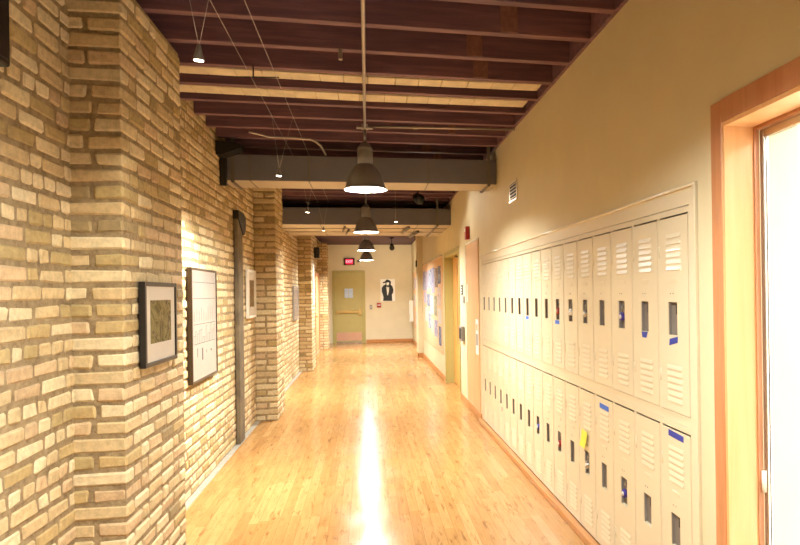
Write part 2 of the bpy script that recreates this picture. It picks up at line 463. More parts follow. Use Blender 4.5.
# ------------------------------------------------------------------ pendant lamps
LAMPC = (.955, .99, .98)
def area_light(name, loc, r, power, parent=None, col=LAMPC, rot=(0, 0, 0), spread=math.pi):
    ld = bpy.data.lights.new(name, 'AREA'); ld.shape = 'DISK'; ld.size = 2*r; ld.energy = power; ld.color = col; ld.spread = spread
    o = bpy.data.objects.new(name, ld); C.objects.link(o)
    if parent: o.parent = parent; o.location = Vector(loc)-Vector(parent['_w'])
    else: o.location = loc
    o.rotation_euler = rot; return o
def pendant(y, label, x=0.0, power=62):
    z = 2.457
    t = thing('pendant_lamp', (x, y, z), label, 'lamp', )
    sh = [(.184, z), (.184, z+.012), (.172, z+.02), (.166, z+.05), (.150, z+.10), (.122, z+.155), (.092, z+.195), (.074, z+.215), (.070, z+.22)]
    mb = MB(); mb.lathe(sh, x, y, 40, cap=False); mb.lathe([(.064, z+.20), (.11, z+.15), (.14, z+.095), (.158, z+.045), (.172, z+.012), (.180, z+.001), (.184, z)], x, y, 40, mi=1, cap=False)
    mb.build('shade', ['shade', 'shadein'], t, recalc=False)
    MB().lathe([(.0665, z+.215), (.0665, z+.33), (.06, z+.345), (.066, z+.35), (.064, z+.365), (.035, z+.405), (.018, z+.42), (.014, z+.43)], x, y, 28).build('lamp_housing', 'shade', t)
    MB().lathe([(.012, z+.425), (.012, 2.985)], x, y, 12).build('stem', 'shade', t)
    mb = MB(); mb.lathe([(.146, z+.066), (.146, z+.070)], x, y, 36); l = mb.build('lens', 'lens', t)
    area_light('lamp_light', (x, y, z+.062), .14, power, t)
    return t
PW = [('white-hot pendant lamp with bell shade, largest and nearest in view', 5.85), ('second pendant lamp in line, in front of the farther duct', 9.9),
      ('third pendant lamp in line, just above the exit sign height', 14.0), ('smallest and farthest pendant lamp in line', 18.05),
      ('pendant lamp hanging before the glazed doorway, first of its row', 1.8), ('pendant lamp over the near end of the corridor', -2.25)]
PWR = {5.85: 75, 9.9: 85, 14.0: 78, 18.05: 100, 1.8: 56, -2.25: 44}
for lb, y in PW: pendant(y, lb, power=PWR[y])
# conduit run and boxes
t = MB().tube([(0, y, 2.997) for y in (-4.9, 0, 5, 10.0)], .011, 10)
tag(t.build('conduit', 'conduit'), 'straight metal conduit running lengthwise under the joists to the nearest lamp', 'conduit')
def jbox(y, lb):
    mb = MB(); mb.cbox(-.028, .028, y-.035, y+.035, 2.984, 3.026, .006); mb.lathe([(.014, -.07), (.014, .07)], y, 2.999, 12, axis='x')
    tag(mb.build('junction_box', 'conduit'), lb, 'junction box')
jbox(5.85, 'small metal junction box above the nearest pendant lamp')
t = MB(); t.tube([(.04, 5.86, 3.012), (1.33, 5.80, 3.012)], .009, 8); t.lathe([(.013, .42), (.013, .46)], 5.845, 3.012, 10, axis='x')
tag(t.build('conduit', 'conduit'), 'thin crosswise conduit from the junction box to the right wall', 'conduit')
pts = [(-1.02, 6.20, 3.018), (-.95, 6.25, 3.012), (-.86, 6.30, 3.0), (-.66, 6.31, 3.0), (-.50, 6.33, 2.995), (-.45, 6.38, 2.985), (-.415, 6.47, 2.97), (-.395, 6.60, 2.945), (-.38, 6.675, 2.925)]
tag(MB().tube(pts, .010, 8).build('conduit', 'conduit'), 'bent pale conduit curving over to the nearer duct', 'conduit')
for x, w in ((-.711, 'left'), (-.552, 'right')):
    t = MB().tube([(x, -4.9, 2.952), (x, 4, 2.95), (x, 10.35, 2.95)], .0018, 6)
    tag(t.build('support_cable', 'conduit'), f'thin taut metal cable along the ceiling, {w} one of the pair', 'cable')
t = MB(); t.tube([(-.85, 4.46, 2.956), (-.54, 4.43, 2.956)], .004, 6); t.tube([(-.70, 4.445, 2.96), (-.70, 4.445, 3.03)], .005, 6)
tag(t.build('cable_spacer', 'black'), 'small T-shaped spacer holding the pair of cables', 'spacer')
tag(MB().cbox(-.15, -.125, 4.05, 4.075, 2.96, 3.03, .004).build('ceiling_hook', 'conduit'), 'tiny metal hook under a joist left of the conduit', 'hook')

# halogen spots hung from the cables
def aim(o, p): o.rotation_euler = (Vector(p)-Vector(o['_w'])).to_track_quat('-Z', 'Y').to_euler()
def halogen(x, y, z, target, label, power, col=(1, .95, .82), size=60, xa=None, scale=.8):
    t = thing('halogen_lamp', (x, y, z), label, 'lamp')
    d = (Vector(target)-Vector((x, y, z))).normalized()
    dd = (d*.2+Vector((0, 0, -1))*.8).normalized(); p0 = Vector((x, y, z+.05)); p1 = p0+dd*.06*scale
    MB().cone_dir(p0, p1, [(.008*scale, -.25), (.012*scale, 0), (.016*scale, .3), (.027*scale, .92), (.027*scale, 1)]).build('reflector_cup', 'shade', t)
    MB().cone_dir(p0+dd*.0605*scale, p0+dd*.064*scale, [(.023*scale, 0), (.023*scale, 1)]).build('bulb_face', 'halo', t)
    if xa is None:
        MB().tube([(x, y, z+.055), (-.711, y, 2.95)], .0013, 5).build('hanger_wire', 'conduit', t)
        MB().tube([(x, y, z+.055), (-.552, y, 2.95)], .0013, 5).build('hanger_wire', 'conduit', t)
    else:
        MB().tube([(x, y, z+.055), (x, y, 3.03)], .002, 6).build('hanger_rod', 'conduit', t)
    ld = bpy.data.lights.new('halogen_light', 'SPOT'); ld.energy = power; ld.spot_size = math.radians(size); ld.spot_blend = .8; ld.color = col; ld.shadow_soft_size = .03
    o = bpy.data.objects.new('halogen_light', ld); C.objects.link(o); o.parent = t
    wp = p0+dd*.075*scale; o.location = wp-Vector(t['_w']); o['_w'] = tuple(wp); aim(o, target)
    return t
halogen(-.638, 2.76, 2.48, (-1.1, 3.7, 1.2), 'small halogen lamp on wires, nearest in view before the near brick pier', 14, size=70)
halogen(-.66, 5.36, 2.48, (-1.36, 5.3, 1.15), 'small halogen lamp on wires in front of the nearer duct', 130, size=88)
halogen(-.637, 7.62, 2.47, (-1.36, 7.9, 1.1), 'small halogen lamp on wires between the two ducts', 14, size=75)
halogen(-.62, 10.1, 2.5, (-1.36, 11.0, 1.2), 'small halogen lamp on wires before the farther duct', 150, size=100)
halogen(.41, 9.4, 2.56, (1.336, 8.6, 1.5), 'small tilted halogen lamp on a rod, right of the lamp row before the far duct', 10, xa=1, size=120)

def track_spot(x, y, z, zt, target, label, power, size=70):
    t = thing('track_spotlight', (x, y, z), label, 'spotlight')
    MB().cbox(x-.06, x+.06, y-.03, y+.03, zt-.03, zt, .004).build('mount', 'black', t)
    MB().tube([(x, y, zt-.02), (x, y, z+.02)], .010, 8).build('stem', 'black', t)
    d = (Vector(target)-Vector((x, y, z))).normalized(); p = Vector((x, y, z))
    MB().cone_dir(p-d*.09, p+d*.09, [(.03, -.1), (.05, 0), (.055, .55), (.07, .6), (.07, 1)]).build('barrel', 'black', t)
    wp = p+d*.12
    ld = bpy.data.lights.new('spot_light', 'SPOT'); ld.energy = power; ld.spot_size = math.radians(size); ld.spot_blend = 1; ld.color = (1, .9, .7); ld.shadow_soft_size = .04
    o = bpy.data.objects.new('spot_light', ld); C.objects.link(o); o.parent = t; o.location = wp-Vector(t['_w']); o['_w'] = tuple(wp); aim(o, target)
track_spot(.72, 9.25, 2.88, 3.03, (1.336, 6.9, 1.8), 'black ceiling spotlight between the two ducts', 14, 100)
track_spot(.70, 18.6, 2.86, 3.12, (1.0, 21.4, 1.2), 'black ceiling spotlight near the far wall', 60, 140)

# ------------------------------------------------------------------ pictures on the brick
def picture(y0, y1, z0, z1, xw, frame, fw, depth, mat_w, prm, label, extra=None, mw2=None):
    t = thing('framed_picture', (xw, (y0+y1)/2, z0), label, 'picture')
    x0 = xw+.006; x1 = x0+depth; mb = MB()
    mb.cbox(x0, x1, y0, y0+fw, z0, z1, .002); mb.cbox(x0, x1, y1-fw, y1, z0, z1, .002)
    mb.cbox(x0, x1, y0+fw, y1-fw, z0, z0+fw, .002); mb.cbox(x0, x1, y0+fw, y1-fw, z1-fw, z1, .002)
    mb.build('frame', frame, t)
    MB().box(x0, x1-.008, y0+fw, y1-fw, z0+fw, z1-fw).build('mat_board', 'white', t)
    a, b, c, d = mat_w
    pr = MB().box(x1-.0078, x1-.006, y0+fw+a, y1-fw-b, z0+fw+c, z1-fw-d).build('print', prm, t)
    if extra: extra(t, x1-.0058)
    MB().box(x1-.004, x1-.003, y0+fw, y1-fw, z0+fw, z1-fw).build('glazing', 'glass', t)
    return t
M['p1'] = print_mat('green_brown_photo', ['#3d3320', '#7a7040', '#a59a68', '#57472c', '#c9c19a'], (9, 9, 7), 2)
M['p2'] = print_mat('pale_grey_drawing', ['#dfe0e2', '#f0efec', '#e8e8e8', '#f4f2ee'], (14, 14, 3), 5)
M['ink'] = plain('pencil_grey', '#7d8088', .7)
M['p3'] = print_mat('brown_small_photo', ['#57422c', '#8a6f48', '#a38d62', '#3c3226'], (9, 9, 5), 9)
M['p4'] = print_mat('grey_white_print', ['#8d9094', '#d9dadb', '#eeeeee', '#b7babd'], (7, 7, 4), 13)
picture(3.42, 3.955, 1.205, 1.625, -1.085, 'blackm', .022, .03, (.075, .075, .09, .07), 'p1', 'black framed green-brown photograph with white mat on the near brick pier')
def sketch(t, x):
    mb = MB(); R = random.Random(3)
    for z in (1.66, 1.53, 1.325, 1.17): mb.box(x, x+.0006, 5.44, 6.18, z, z+.004)
    for k in range(13):
        y = 5.44+k*.057; h = R.uniform(.04, .15); mb.box(x, x+.0006, y, y+.004, 1.17, 1.17+h); mb.box(x, x+.0006, y, y+.045, 1.17+h, 1.173+h)
    for k in range(9):
        y = 5.47+k*.075; mb.box(x, x+.0006, y, y+.003, 1.35, 1.35+R.uniform(.02, .14))
        mb.box(x, x+.0006, y, y+.04*R.random()+.01, 1.03+.06*R.random(), 1.07+.08*R.random()) if k % 2 else None
    mb.build('drawing_lines', 'ink', t)
picture(5.38, 6.24, .87, 1.775, XL, 'brownframe', .018, .035, (.02, .02, .02, .02), 'p2', 'tall thin dark framed white drawing of buildings on brightly lit brick', sketch)
picture(7.86, 8.40, 1.29, 1.85, XL, 'whiteplastic', .03, .03, (.1, .1, .1, .09), 'p3', 'white framed small brown picture between the dark post and second pier')
picture(12.65, 13.5, 1.07, 1.72, XL, 'grey', .02, .03, (.05, .05, .05, .05), 'p4', 'grey-white framed print on brick before the third pier')
# dark post
t = thing('wall_post', (XL, 7.36, 0), 'dark weathered narrow post with thick top standing against the brick', 'post')
MB().cbox(XL+.004, XL+.05, 7.22, 7.47, .01, 2.42, .006).build('shaft', 'post', t)
MB().prism([(7.2, 2.44), (7.2, 2.36), (7.474, 2.20), (7.55, 2.22), (7.60, 2.27), (7.62, 2.34), (7.60, 2.40), (7.5, 2.44)], 'x', XL+.004, XL+.062).build('top_plate', 'black', t)
# black object top-left of the photo, hung on the near wall
t = thing('wall_speaker', (-1.33, 2.5, 2.42), 'black box speaker mounted high on the near left brick wall', 'speaker')
MB().cbox(-1.297, -1.255, 2.2, 2.655, 2.385, 2.85, .006).build('cabinet', 'black', t)
MB().cbox(-1.2548, -1.251, 2.22, 2.635, 2.405, 2.83, .0015).build('grille', 'blackm', t)
t = thing('wall_speaker', (-1.1, 14.5, 2.37), 'small black box speaker high on the third brick pier', 'speaker')
MB().cbox(-1.092, -.99, 14.42, 14.66, 2.33, 2.56, .01).build('cabinet', 'black', t)
MB().lathe([(.05, -.99), (.055, -.984), (.04, -.986)], 14.54, 2.44, 20, axis='x').build('cone', 'blackm', t)
t = MB().cbox(-1.098, -1.088, 14.05, 14.3, 1.35, 2.2, .001)
M['poster'] = print_mat('narrow_poster_print', ['#2b2b30', '#8c8f96', '#f0efe9', '#e9e7df', '#f2f0ea'], (4, 14, 9), 4)
tag(t.build('wall_poster', 'poster'), 'narrow white poster with dark marks on the third brick pier', 'poster')
# wood door in the left wall between the last two piers
d3 = MB(); d3.cbox(XL+.01, XL+.05, 17.62, 17.72, 0, 2.14, .003); d3.cbox(XL+.01, XL+.05, 19.0, 19.09, 0, 2.14, .003); d3.cbox(XL+.01, XL+.05, 17.72, 19.0, 2.05, 2.14, .003)
D = struct(d3.build('door_4', 'casing', loc=(XL, 18.3, 0)))
MB().cbox(XL+.005, XL+.03, 17.72, 19.0, .005, 2.05, .003).build('door_leaf', 'panelw', D)
MB().lathe([(.022, XL+.03), (.022, XL+.05), (.028, XL+.055), (.028, XL+.08)], 17.82, .98, 16, axis='x').build('door_handle', 'brass', D)

# ------------------------------------------------------------------ glazed doorway at right (door_1)
D = struct(MB().cbox(XR-.008, XR-.001, 2.30, 2.378, 0, 2.268, .003).box(XR-.008, XR-.001, 1.112, 1.20, 0, 2.268).box(XR-.008, XR-.001, 1.20, 2.30, 2.18, 2.268).build('door_1', 'casing', loc=(XR, 1.75, 0)))
mb = MB(); mb.box(XR-.006, XR+.115, 2.283, 2.2995, 0, 2.18); mb.box(XR-.006, XR+.115, 1.2005, 1.217, 0, 2.18); mb.box(XR-.006, XR+.115, 1.217, 2.283, 2.163, 2.1795)
mb.build('jamb_lining', 'jamb', D)
mb = MB(); mb.box(XR+.1155, XR+.135, 2.277, 2.2995, 0, 2.18); mb.box(XR+.120, XR+.145, 1.2005, 1.225, 0, 2.18); mb.box(XR+.120, XR+.145, 1.225, 2.283, 2.153, 2.1795)
mb.build('stop', 'casing', D)
mb = MB()
for (a, b) in ((2.258, 2.283), (1.226, 1.25)): mb.cbox(XR+.14, XR+.165, a, b, .0, 2.152, .003)
mb.cbox(XR+.14, XR+.165, 1.25, 2.258, 2.12, 2.152, .003); mb.cbox(XR+.14, XR+.165, 1.25, 2.258, .0, .05, .003)
mb.build('metal_frame', 'chrome', D)
mb = MB(); mb.lathe([(.009, .78), (.009, .86)], XR+.133, 2.27, 12); mb.build('hinge', 'whiteplastic', D)
MB().box(XR+.150, XR+.155, 1.25, 2.258, .05, 2.12).build('glass_pane', 'glass', D)
# bright room behind the glass
struct(MB().box(XR+.322, 4.4, -1.2, 8.0, -.1, -.002).build('floor_side_room', 'roomw'))
struct(MB().box(XR+.322, 4.4, -1.2, 8.0, 2.75, 2.85).build('ceiling_side_room', 'roomw'))
struct(MB().box(4.3, 4.4, -1.2, 8.0, 0, 2.75).build('wall_side_room', 'roomw'))
struct(MB().box(XR+.33, 4.3, 7.9, 8.0, 0, 2.75).build('wall_side_room_far', 'roomw'))
struct(MB().box(XR+.33, 4.3, -1.2, -1.1, 0, 2.75).build('wall_side_room_near', 'roomw'))
for y in (.8, 3.2, 5.4):  # lights added unseen to brighten the side room
    t = thing('added_ceiling_light', (3.0, y, 2.7), 'flat white ceiling light added to brighten the side room', 'light', 'added ceiling lights of the side room')
    MB().cbox(2.7, 3.3, y-.5, y+.5, 2.71, 2.748, .004).build('housing', 'whiteplastic', t)
    MB().box(2.72, 3.28, y-.48, y+.48, 2.706, 2.709).build('diffuser', 'roomfill', t)
    ld = bpy.data.lights.new('added_room_light', 'AREA'); ld.shape = 'RECTANGLE'; ld.size = .55; ld.size_y = .95; ld.energy = 75; ld.color = (.96, .98, 1)
    o = bpy.data.objects.new('added_room_light', ld); C.objects.link(o); o.parent = t; o.location = (0, 0, 0)

# ------------------------------------------------------------------ lockers
LW = .30; LY0 = 2.575; NL = 17
ORD = ['first', 'second', 'third', 'fourth', 'fifth', 'sixth', 'seventh', 'eighth', 'ninth', 'tenth', 'eleventh', 'twelfth', 'thirteenth', 'fourteenth', 'fifteenth', 'sixteenth', 'last']
def make_locker():
    y0, z0 = LY0, .995; y1 = y0+LW; z1 = z0+.91
    t = thing('locker', (XR, y0, z0), 'x', 'locker', 'double-tier cream lockers along the right wall')
    mb = MB(); g = .0006                             # carcass: four sides, back, front face frame
    for a in ((XR+.001, XR+.30, y0+g, y0+.004, z0, z1), (XR+.001, XR+.30, y1-.004, y1-g, z0, z1), (XR+.004, XR+.30, y0+.004, y1-.004, z0, z0+.006),
              (XR+.004, XR+.30, y0+.004, y1-.004, z1-.006, z1), (XR+.294, XR+.30, y0+.004, y1-.004, z0+.006, z1-.006)): mb.box(*a)
    mb.box(XR+.001, XR+.02, y0+.004, y0+.0125, z0, z1); mb.box(XR+.001, XR+.02, y1-.0125, y1-.004, z0, z1)
    mb.box(XR+.001, XR+.02, y0+.0125, y1-.0125, z1-.026, z1-.006+.006); mb.box(XR+.001, XR+.02, y0+.0125, y1-.0125, z0, z0+.010)
    mb.build('carcass', 'locker', t)
    # door with a handle opening
    a, b = y0+.0155, y1-.0155; c, d = z0+.013, z1-.034
    sy0, sy1, sz0, sz1 = y0+.119, y0+.208, z0+.353, z0+.500
    mb = MB(); ys = [a, sy0, sy1, b]; zs = [c, sz0, sz1, d]
    for i in range(3):
        for j in range(3):
            if i == 1 and j == 1: continue
            mb.box(XR-.001, XR+.004, ys[i], ys[i+1], zs[j], zs[j+1])
    def louvre(yc, zc, w=.145, h=.020, p=.0048):
        u0, u1 = yc-w/2, yc+w/2; x = XR-.001
        mb.add([(x, u0, zc+h), (x, u1, zc+h), (x, u0, zc), (x, u1, zc), (x-p, u0+.007, zc+.001), (x-p, u1-.007, zc+.001), (x-p*.8, u0+.008, zc+.006), (x-p*.8, u1-.008, zc+.006)],
               [(0, 1, 7, 6), (6, 7, 5, 4), (4, 5, 3, 2), (0, 6, 4, 2), (1, 3, 5, 7)])
    for k in range(6): louvre(y0+.148, z0+.640+k*.029); louvre(y0+.148, z0+.055+k*.029)
    for yy in (.152, .178): mb.cbox(XR-.003, XR-.0005, y0+yy, y0+yy+.006, z0+.535, z0+.541, .001, 1)
    mb.build('door', ['locker', 'steel'], t)
    mb = MB(); x0 = XR+.0042; x1 = XR+.018
    mb.box(x1, x1+.003, sy0-.004, sy1+.004, sz0-.004, sz1+.004); mb.box(x0, x1, sy0-.004, sy0-.001, sz0-.004, sz1+.004); mb.box(x0, x1, sy1+.001, sy1+.004, sz0-.004, sz1+.004)
    mb.box(x0, x1, sy0-.001, sy1+.001, sz1+.001, sz1+.004); mb.box(x0-.004, x1, sy0, sy1, sz0-.004, sz0-.0005, 1)
    pk = mb.build('handle_pocket', ['steel', 'locker'], t)
    MB().cbox(XR+.008, XR+.0175, sy0+.004, sy0+.034, sz1-.055, sz1-.006, .003).build('latch', 'black', pk)
    for z in (z0+.14, z0+.70): MB().lathe([(.0032, z), (.0032, z+.055)], XR-.001, y1-.012, 8).build('hinge', 'locker', t)
    MB().cbox(XR-.0035, XR-.0012, y0+.115, y0+.185, z0+.588, z0+.606, .0008).build('number_plate', 'locker', t)
    return t
L0 = make_locker()
EXTRA = {('u', 0): 'with blue tape under its pocket', ('u', 1): 'with a folded blue tape scrap', ('l', 0): 'with dark blue tape at its top', ('l', 3): 'with bright blue tape at its top', ('l', 4): 'with a yellow sticky note', ('u', 6): 'with red lock and blue tape', ('u', 9): 'with small blue tape below its pocket'}
kids = {L0.name: children(L0)}
sub = {k.name: children(k) for k in kids[L0.name]}
def copy_locker():
    c = L0.copy(); C.objects.link(c)
    for ch in kids[L0.name]:
        d = ch.copy(); C.objects.link(d); d.parent = c
        for g in sub[ch.name]:
            e = g.copy(); C.objects.link(e); e.parent = d
    return c
for tier in ('u', 'l'):
    for k in range(NL):
        o = L0 if (tier == 'u' and k == 0) else copy_locker()
        o.location = (XR, LY0+k*LW, .995 if tier == 'u' else .05)
        row = 'upper' if tier == 'u' else 'lower'
        ex = EXTRA.get((tier, k), '')
        o['label'] = (f'{ORD[k]} {row} locker from the right {ex}' if ex else f'{ORD[k]} cream locker of the {row} row from the right' if k < NL-1 else f'cream metal locker at the far left end of the {row} row').strip()
        o['group'] = f'{row} row of cream lockers'
# surround around the bank
mb = MB()
ye = LY0+NL*LW
mb.box(XR, XR+.05, LY0, ye, 1.9085, 1.98); mb.cbox(XR-.014, XR+.05, LY0-.072, 7.775, 1.980, 1.993, .002)
mb.cbox(XR-.003, XR+.05, 2.528, LY0-.0005, .048, 1.98, .002); mb.cbox(XR-.014, XR+.05, 2.503, 2.5275, .048, 1.98, .002)
mb.cbox(XR-.003, XR+.05, ye+.001, 7.775, .048, 1.98, .002)
mb.box(XR+.004, XR+.05, LY0, ye, .9605, .9945)
tag(mb.build('locker_surround', 'locker'), 'cream metal filler strips framing the whole bank of lockers', 'trim panel')
# padlocks and combination dials seen in the pockets
def padlock(k, tier, mat, label):
    y = LY0+k*LW+.165; z = (.995 if tier == 'u' else .05)+.415
    t = thing('padlock', (XR, y, z), label, 'padlock')
    MB().lathe([(.020, XR-.006), (.023, XR-.004), (.023, XR+.014), (.020, XR+.016)][::-1], y, z, 20, axis='x').build('lock_body', mat, t)
    sh = [(XR+.009, y-.014, z+.012)]+[(XR+.009, y-.014*math.cos(a), z+.035+.016*math.sin(a)) for a in (0, .6, 1.2, 1.57, 1.94, 2.54, 3.14)]+[(XR+.009, y+.014, z+.012)]
    MB().tube(sh, .0035, 6).build('shackle', 'chrome', t)
    MB().lathe([(.010, XR-.011), (.012, XR-.0061)], y, z, 16, axis='x').build('dial', 'whiteplastic', t)
padlock(2, 'u', 'purple', 'purple padlock in the third upper locker from the right')
padlock(5, 'u', 'whiteplastic', 'pale padlock in the sixth upper locker from the right')
padlock(4, 'u', 'chrome', 'steel padlock in the fifth upper locker from the right')
padlock(6, 'u', 'red', 'red padlock in an upper locker above small blue tape')
padlock(2, 'l', 'purple', 'purple padlock in the third lower locker from the right')
padlock(4, 'l', 'chrome', 'steel padlock just under the yellow sticky note')
padlock(6, 'l', 'red', 'red padlock in the seventh lower locker from the right')
padlock(8, 'l', 'blue', 'blue padlock in the ninth lower locker from the right')
def sticker(name, mat, pts, label, cat):
    x = XR-.0015; n = len(pts); mb = MB()
    mb.prism(pts, 'x', x-.0012, x)
    tag(mb.build(name, mat), label, cat)
sticker('tape_strip', 'blue', [(2.772, 1.300), (2.768, 1.330), (2.690, 1.344), (2.691, 1.318)], 'slanted dark blue tape under the pocket of the nearest upper locker', 'tape')
sticker('tape_strip', 'blue', [(3.066, 1.318), (3.076, 1.346), (3.005, 1.348), (3.022, 1.318)], 'small folded blue tape under the second upper locker pocket', 'tape')
sticker('tape_strip', 'blue', [(2.793, .893), (2.792, .921), (2.651, .914), (2.65, .888)], 'dark blue tape strip near the top of the nearest lower locker', 'tape')
sticker('tape_strip', 'bluel', [(3.694, .866), (3.693, .895), (3.549, .891), (3.548, .863)], 'bright blue tape strip near the top of the fourth lower locker', 'tape')
sticker('tape_strip', 'bluel', [(4.60, 1.316), (4.60, 1.343), (4.50, 1.343), (4.50, 1.316)], 'small blue tape on the seventh upper locker', 'tape')
sticker('tape_strip', 'bluel', [(5.50, 1.316), (5.50, 1.343), (5.40, 1.343), (5.40, 1.316)], 'small blue tape on the tenth upper locker', 'tape')
sticker('tape_strip', 'pink', [(6.63, .330), (6.63, .375), (6.53, .385), (6.52, .35)], 'faded pink sticker low on the far lower lockers', 'sticker')
mb = MB(); x = XR-.0095
mb.add([(x, 4.005, .68), (x, 3.90, .672), (x-.004, 4.012, .62), (x-.004, 3.915, .615), (x-.014, 4.02, .575), (x-.012, 3.93, .57)], [(0, 1, 3, 2), (2, 3, 5, 4)])
o = mb.build('sticky_note', 'yellow'); tag(o, 'yellow sticky note curling off the fifth lower locker', 'note')
sm = o.modifiers.new('s', 'SOLIDIFY'); sm.thickness = .0006

# ------------------------------------------------------------------ right wall details
t = thing('vent_grille', (XR, 5.92, 2.39), 'small square louvred vent high on the right wall above the lockers', 'vent')
mb = MB(); mb.cbox(XR-.008, XR-.001, 5.76, 5.78, 2.38, 2.57, .002); mb.cbox(XR-.008, XR-.001, 6.06, 6.08, 2.38, 2.57, .002); mb.cbox(XR-.008, XR-.001, 5.78, 6.06, 2.38, 2.40, .002); mb.cbox(XR-.008, XR-.001, 5.78, 6.06, 2.55, 2.57, .002)
mb.build('frame', 'locker', t); MB().box(XR-.003, XR-.001, 5.78, 6.06, 2.40, 2.55).build('backing', 'lockin', t)
mb = MB()
for k in range(5): mb.box(XR-.006, XR-.004, 5.78, 6.06, 2.413+k*.03, 2.420+k*.03)
mb.build('slats', 'locker', t)
t = thing('fire_alarm_horn', (XR, 8.6, 2.25), 'red fire alarm horn on the right wall above the tall wood panel', 'alarm')
MB().cbox(XR-.05, XR-.001, 8.55, 8.68, 2.25, 2.42, .006).build('body', 'red', t)
MB().cbox(XR-.06, XR-.05, 8.58, 8.65, 2.35, 2.4, .004).build('strobe', 'whiteplastic', t)
t = thing('wood_panel', (XR, 8.3, .1), 'tall pale wood panel on the wall left of the lockers', 'panel')
MB().cbox(XR-.012, XR-.001, 7.86, 8.84, .096, 2.19, .002).build('board', 'panelw', t)
MB().cbox(XR-.018, XR-.001, 8.84, 8.87, .096, 2.21, .002).cbox(XR-.018, XR-.001, 7.86, 8.84, 2.19, 2.21, .002).build('edge_trim', 'whiteplastic', t)
t = thing('notice', (XR-.012, 8.0, .78), 'white notice strip with orange and grey pictures on the wood panel', 'notice')
MB().cbox(XR-.0155, XR-.0125, 7.90, 8.09, .79, 1.22, .0005).build('sheet', 'white', t)
M['nor'] = print_mat('orange_print', ['#c98a4a', '#e8c79a', '#f0e2c4'], (20, 20, 20), 3)
MB().box(XR-.0165, XR-.0156, 7.93, 8.06, 1.08, 1.16).build('orange_picture', 'nor', t); MB().box(XR-.0165, XR-.0156, 7.93, 8.06, .90, 1.04).build('grey_picture', 'grey', t)
t = thing('wall_sign', (XR, 9.3, 1.5), 'small dark and white sign beside the recessed wooden door', 'sign')
MB().cbox(XR-.010, XR-.001, 9.25, 9.42, 1.52, 1.66, .002).build('plate', 'black', t)
mb = MB()
for k in range(3): mb.box(XR-.0115, XR-.0101, 9.27, 9.40, 1.545+k*.036, 1.56+k*.036)
mb.build('marks', 'white', t)
tag(MB().cbox(XR-.012, XR-.001, 9.08, 9.2, 1.40, 1.50, .003).build('light_switch', 'grey'), 'grey switch plate right of the recessed wooden door', 'switch')
t = thing('wall_phone', (XR, 9.2, .86), 'dark box on the wall right of the recessed wooden door', 'wall box')
MB().cbox(XR-.05, XR-.001, 9.12, 9.34, .87, 1.08, .006).build('body', 'grey', t); MB().cbox(XR-.056, XR-.05, 9.15, 9.31, .9, 1.05, .003).build('front', 'lockin', t)
tag(MB().cbox(XR-.016, XR-.012, 8.70, 8.80, 1.42, 1.66, .001).build('paper_slip', 'whiteplastic'), 'small pale paper slip on the far edge of the wood panel', 'paper')
# recessed wooden door (door_2)
mb = MB(); mb.cbox(XR-.014, XR-.001, 9.56, 9.62, 0, 2.235, .003); mb.cbox(XR-.014, XR-.001, 11.36, 11.44, 0, 2.235, .003); mb.cbox(XR-.014, XR-.001, 9.62, 11.36, 2.17, 2.235, .003)
mb.box(XR-.001, XR+.19, 11.34, 11.3599, 0, 2.17); mb.box(XR-.001, XR+.19, 9.6201, 9.64, 0, 2.17); mb.box(XR-.001, XR+.19, 9.64, 11.34, 2.15, 2.1699)
D = struct(mb.build('door_2', 'olive', loc=(XR, 10.5, 0)))
mb = MB(); ys = [9.645, 10.55, 10.72, 11.335]; zs = [.01, .75, 1.98, 2.145]
xa, xb = XR+.13, XR+.17
ys = [9.645, 10.60, 10.78, 11.335]
for i in range(3):
    for j in range(3):
        if i == 1 and j == 1: continue
        mb.box(xa, xb, ys[i], ys[i+1], zs[j], zs[j+1])
lf = mb.build('door_leaf', 'oak', D)
mb = MB(); mb.box(xa-.008, xa, 10.57, 10.60, .72, 2.01); mb.box(xa-.008, xa, 10.78, 10.81, .72, 2.01); mb.box(xa-.008, xa, 10.6, 10.78, .72, .75); mb.box(xa-.008, xa, 10.6, 10.78, 1.98, 2.01)
mb.build('vision_frame', 'casing', lf); 
M['amber'] = plain('dim_amber_glass', '#8a5a22', .15); MB().box(xa+.015, xa+.02, 10.6, 10.78, .75, 1.98).build('vision_glass', 'amber', lf)
mb = MB(); mb.lathe([(.026, xa), (.026, xa-.01), (.012, xa-.012), (.012, xa-.05)], 10.02, .98, 16, axis='x'); mb.tube([(xa-.045, 10.02, .98), (xa-.045, 10.17, .985)], .011, 8)
mb.build('door_handle', 'brass', lf)
mb = MB(); mb.cbox(xa-.05, xa-.001, 10.0, 10.28, 2.06, 2.12, .004); mb.tube([(xa-.04, 10.1, 2.09), (xa-.09, 10.35, 2.13), (xa-.03, 10.6, 2.145)], .01, 6); mb.build('door_closer', 'black', lf)
struct(MB().box(XR+.19, XR+.32, 9.64, 11.34, 0, 2.15).build('wall_behind_door', 'wall'))

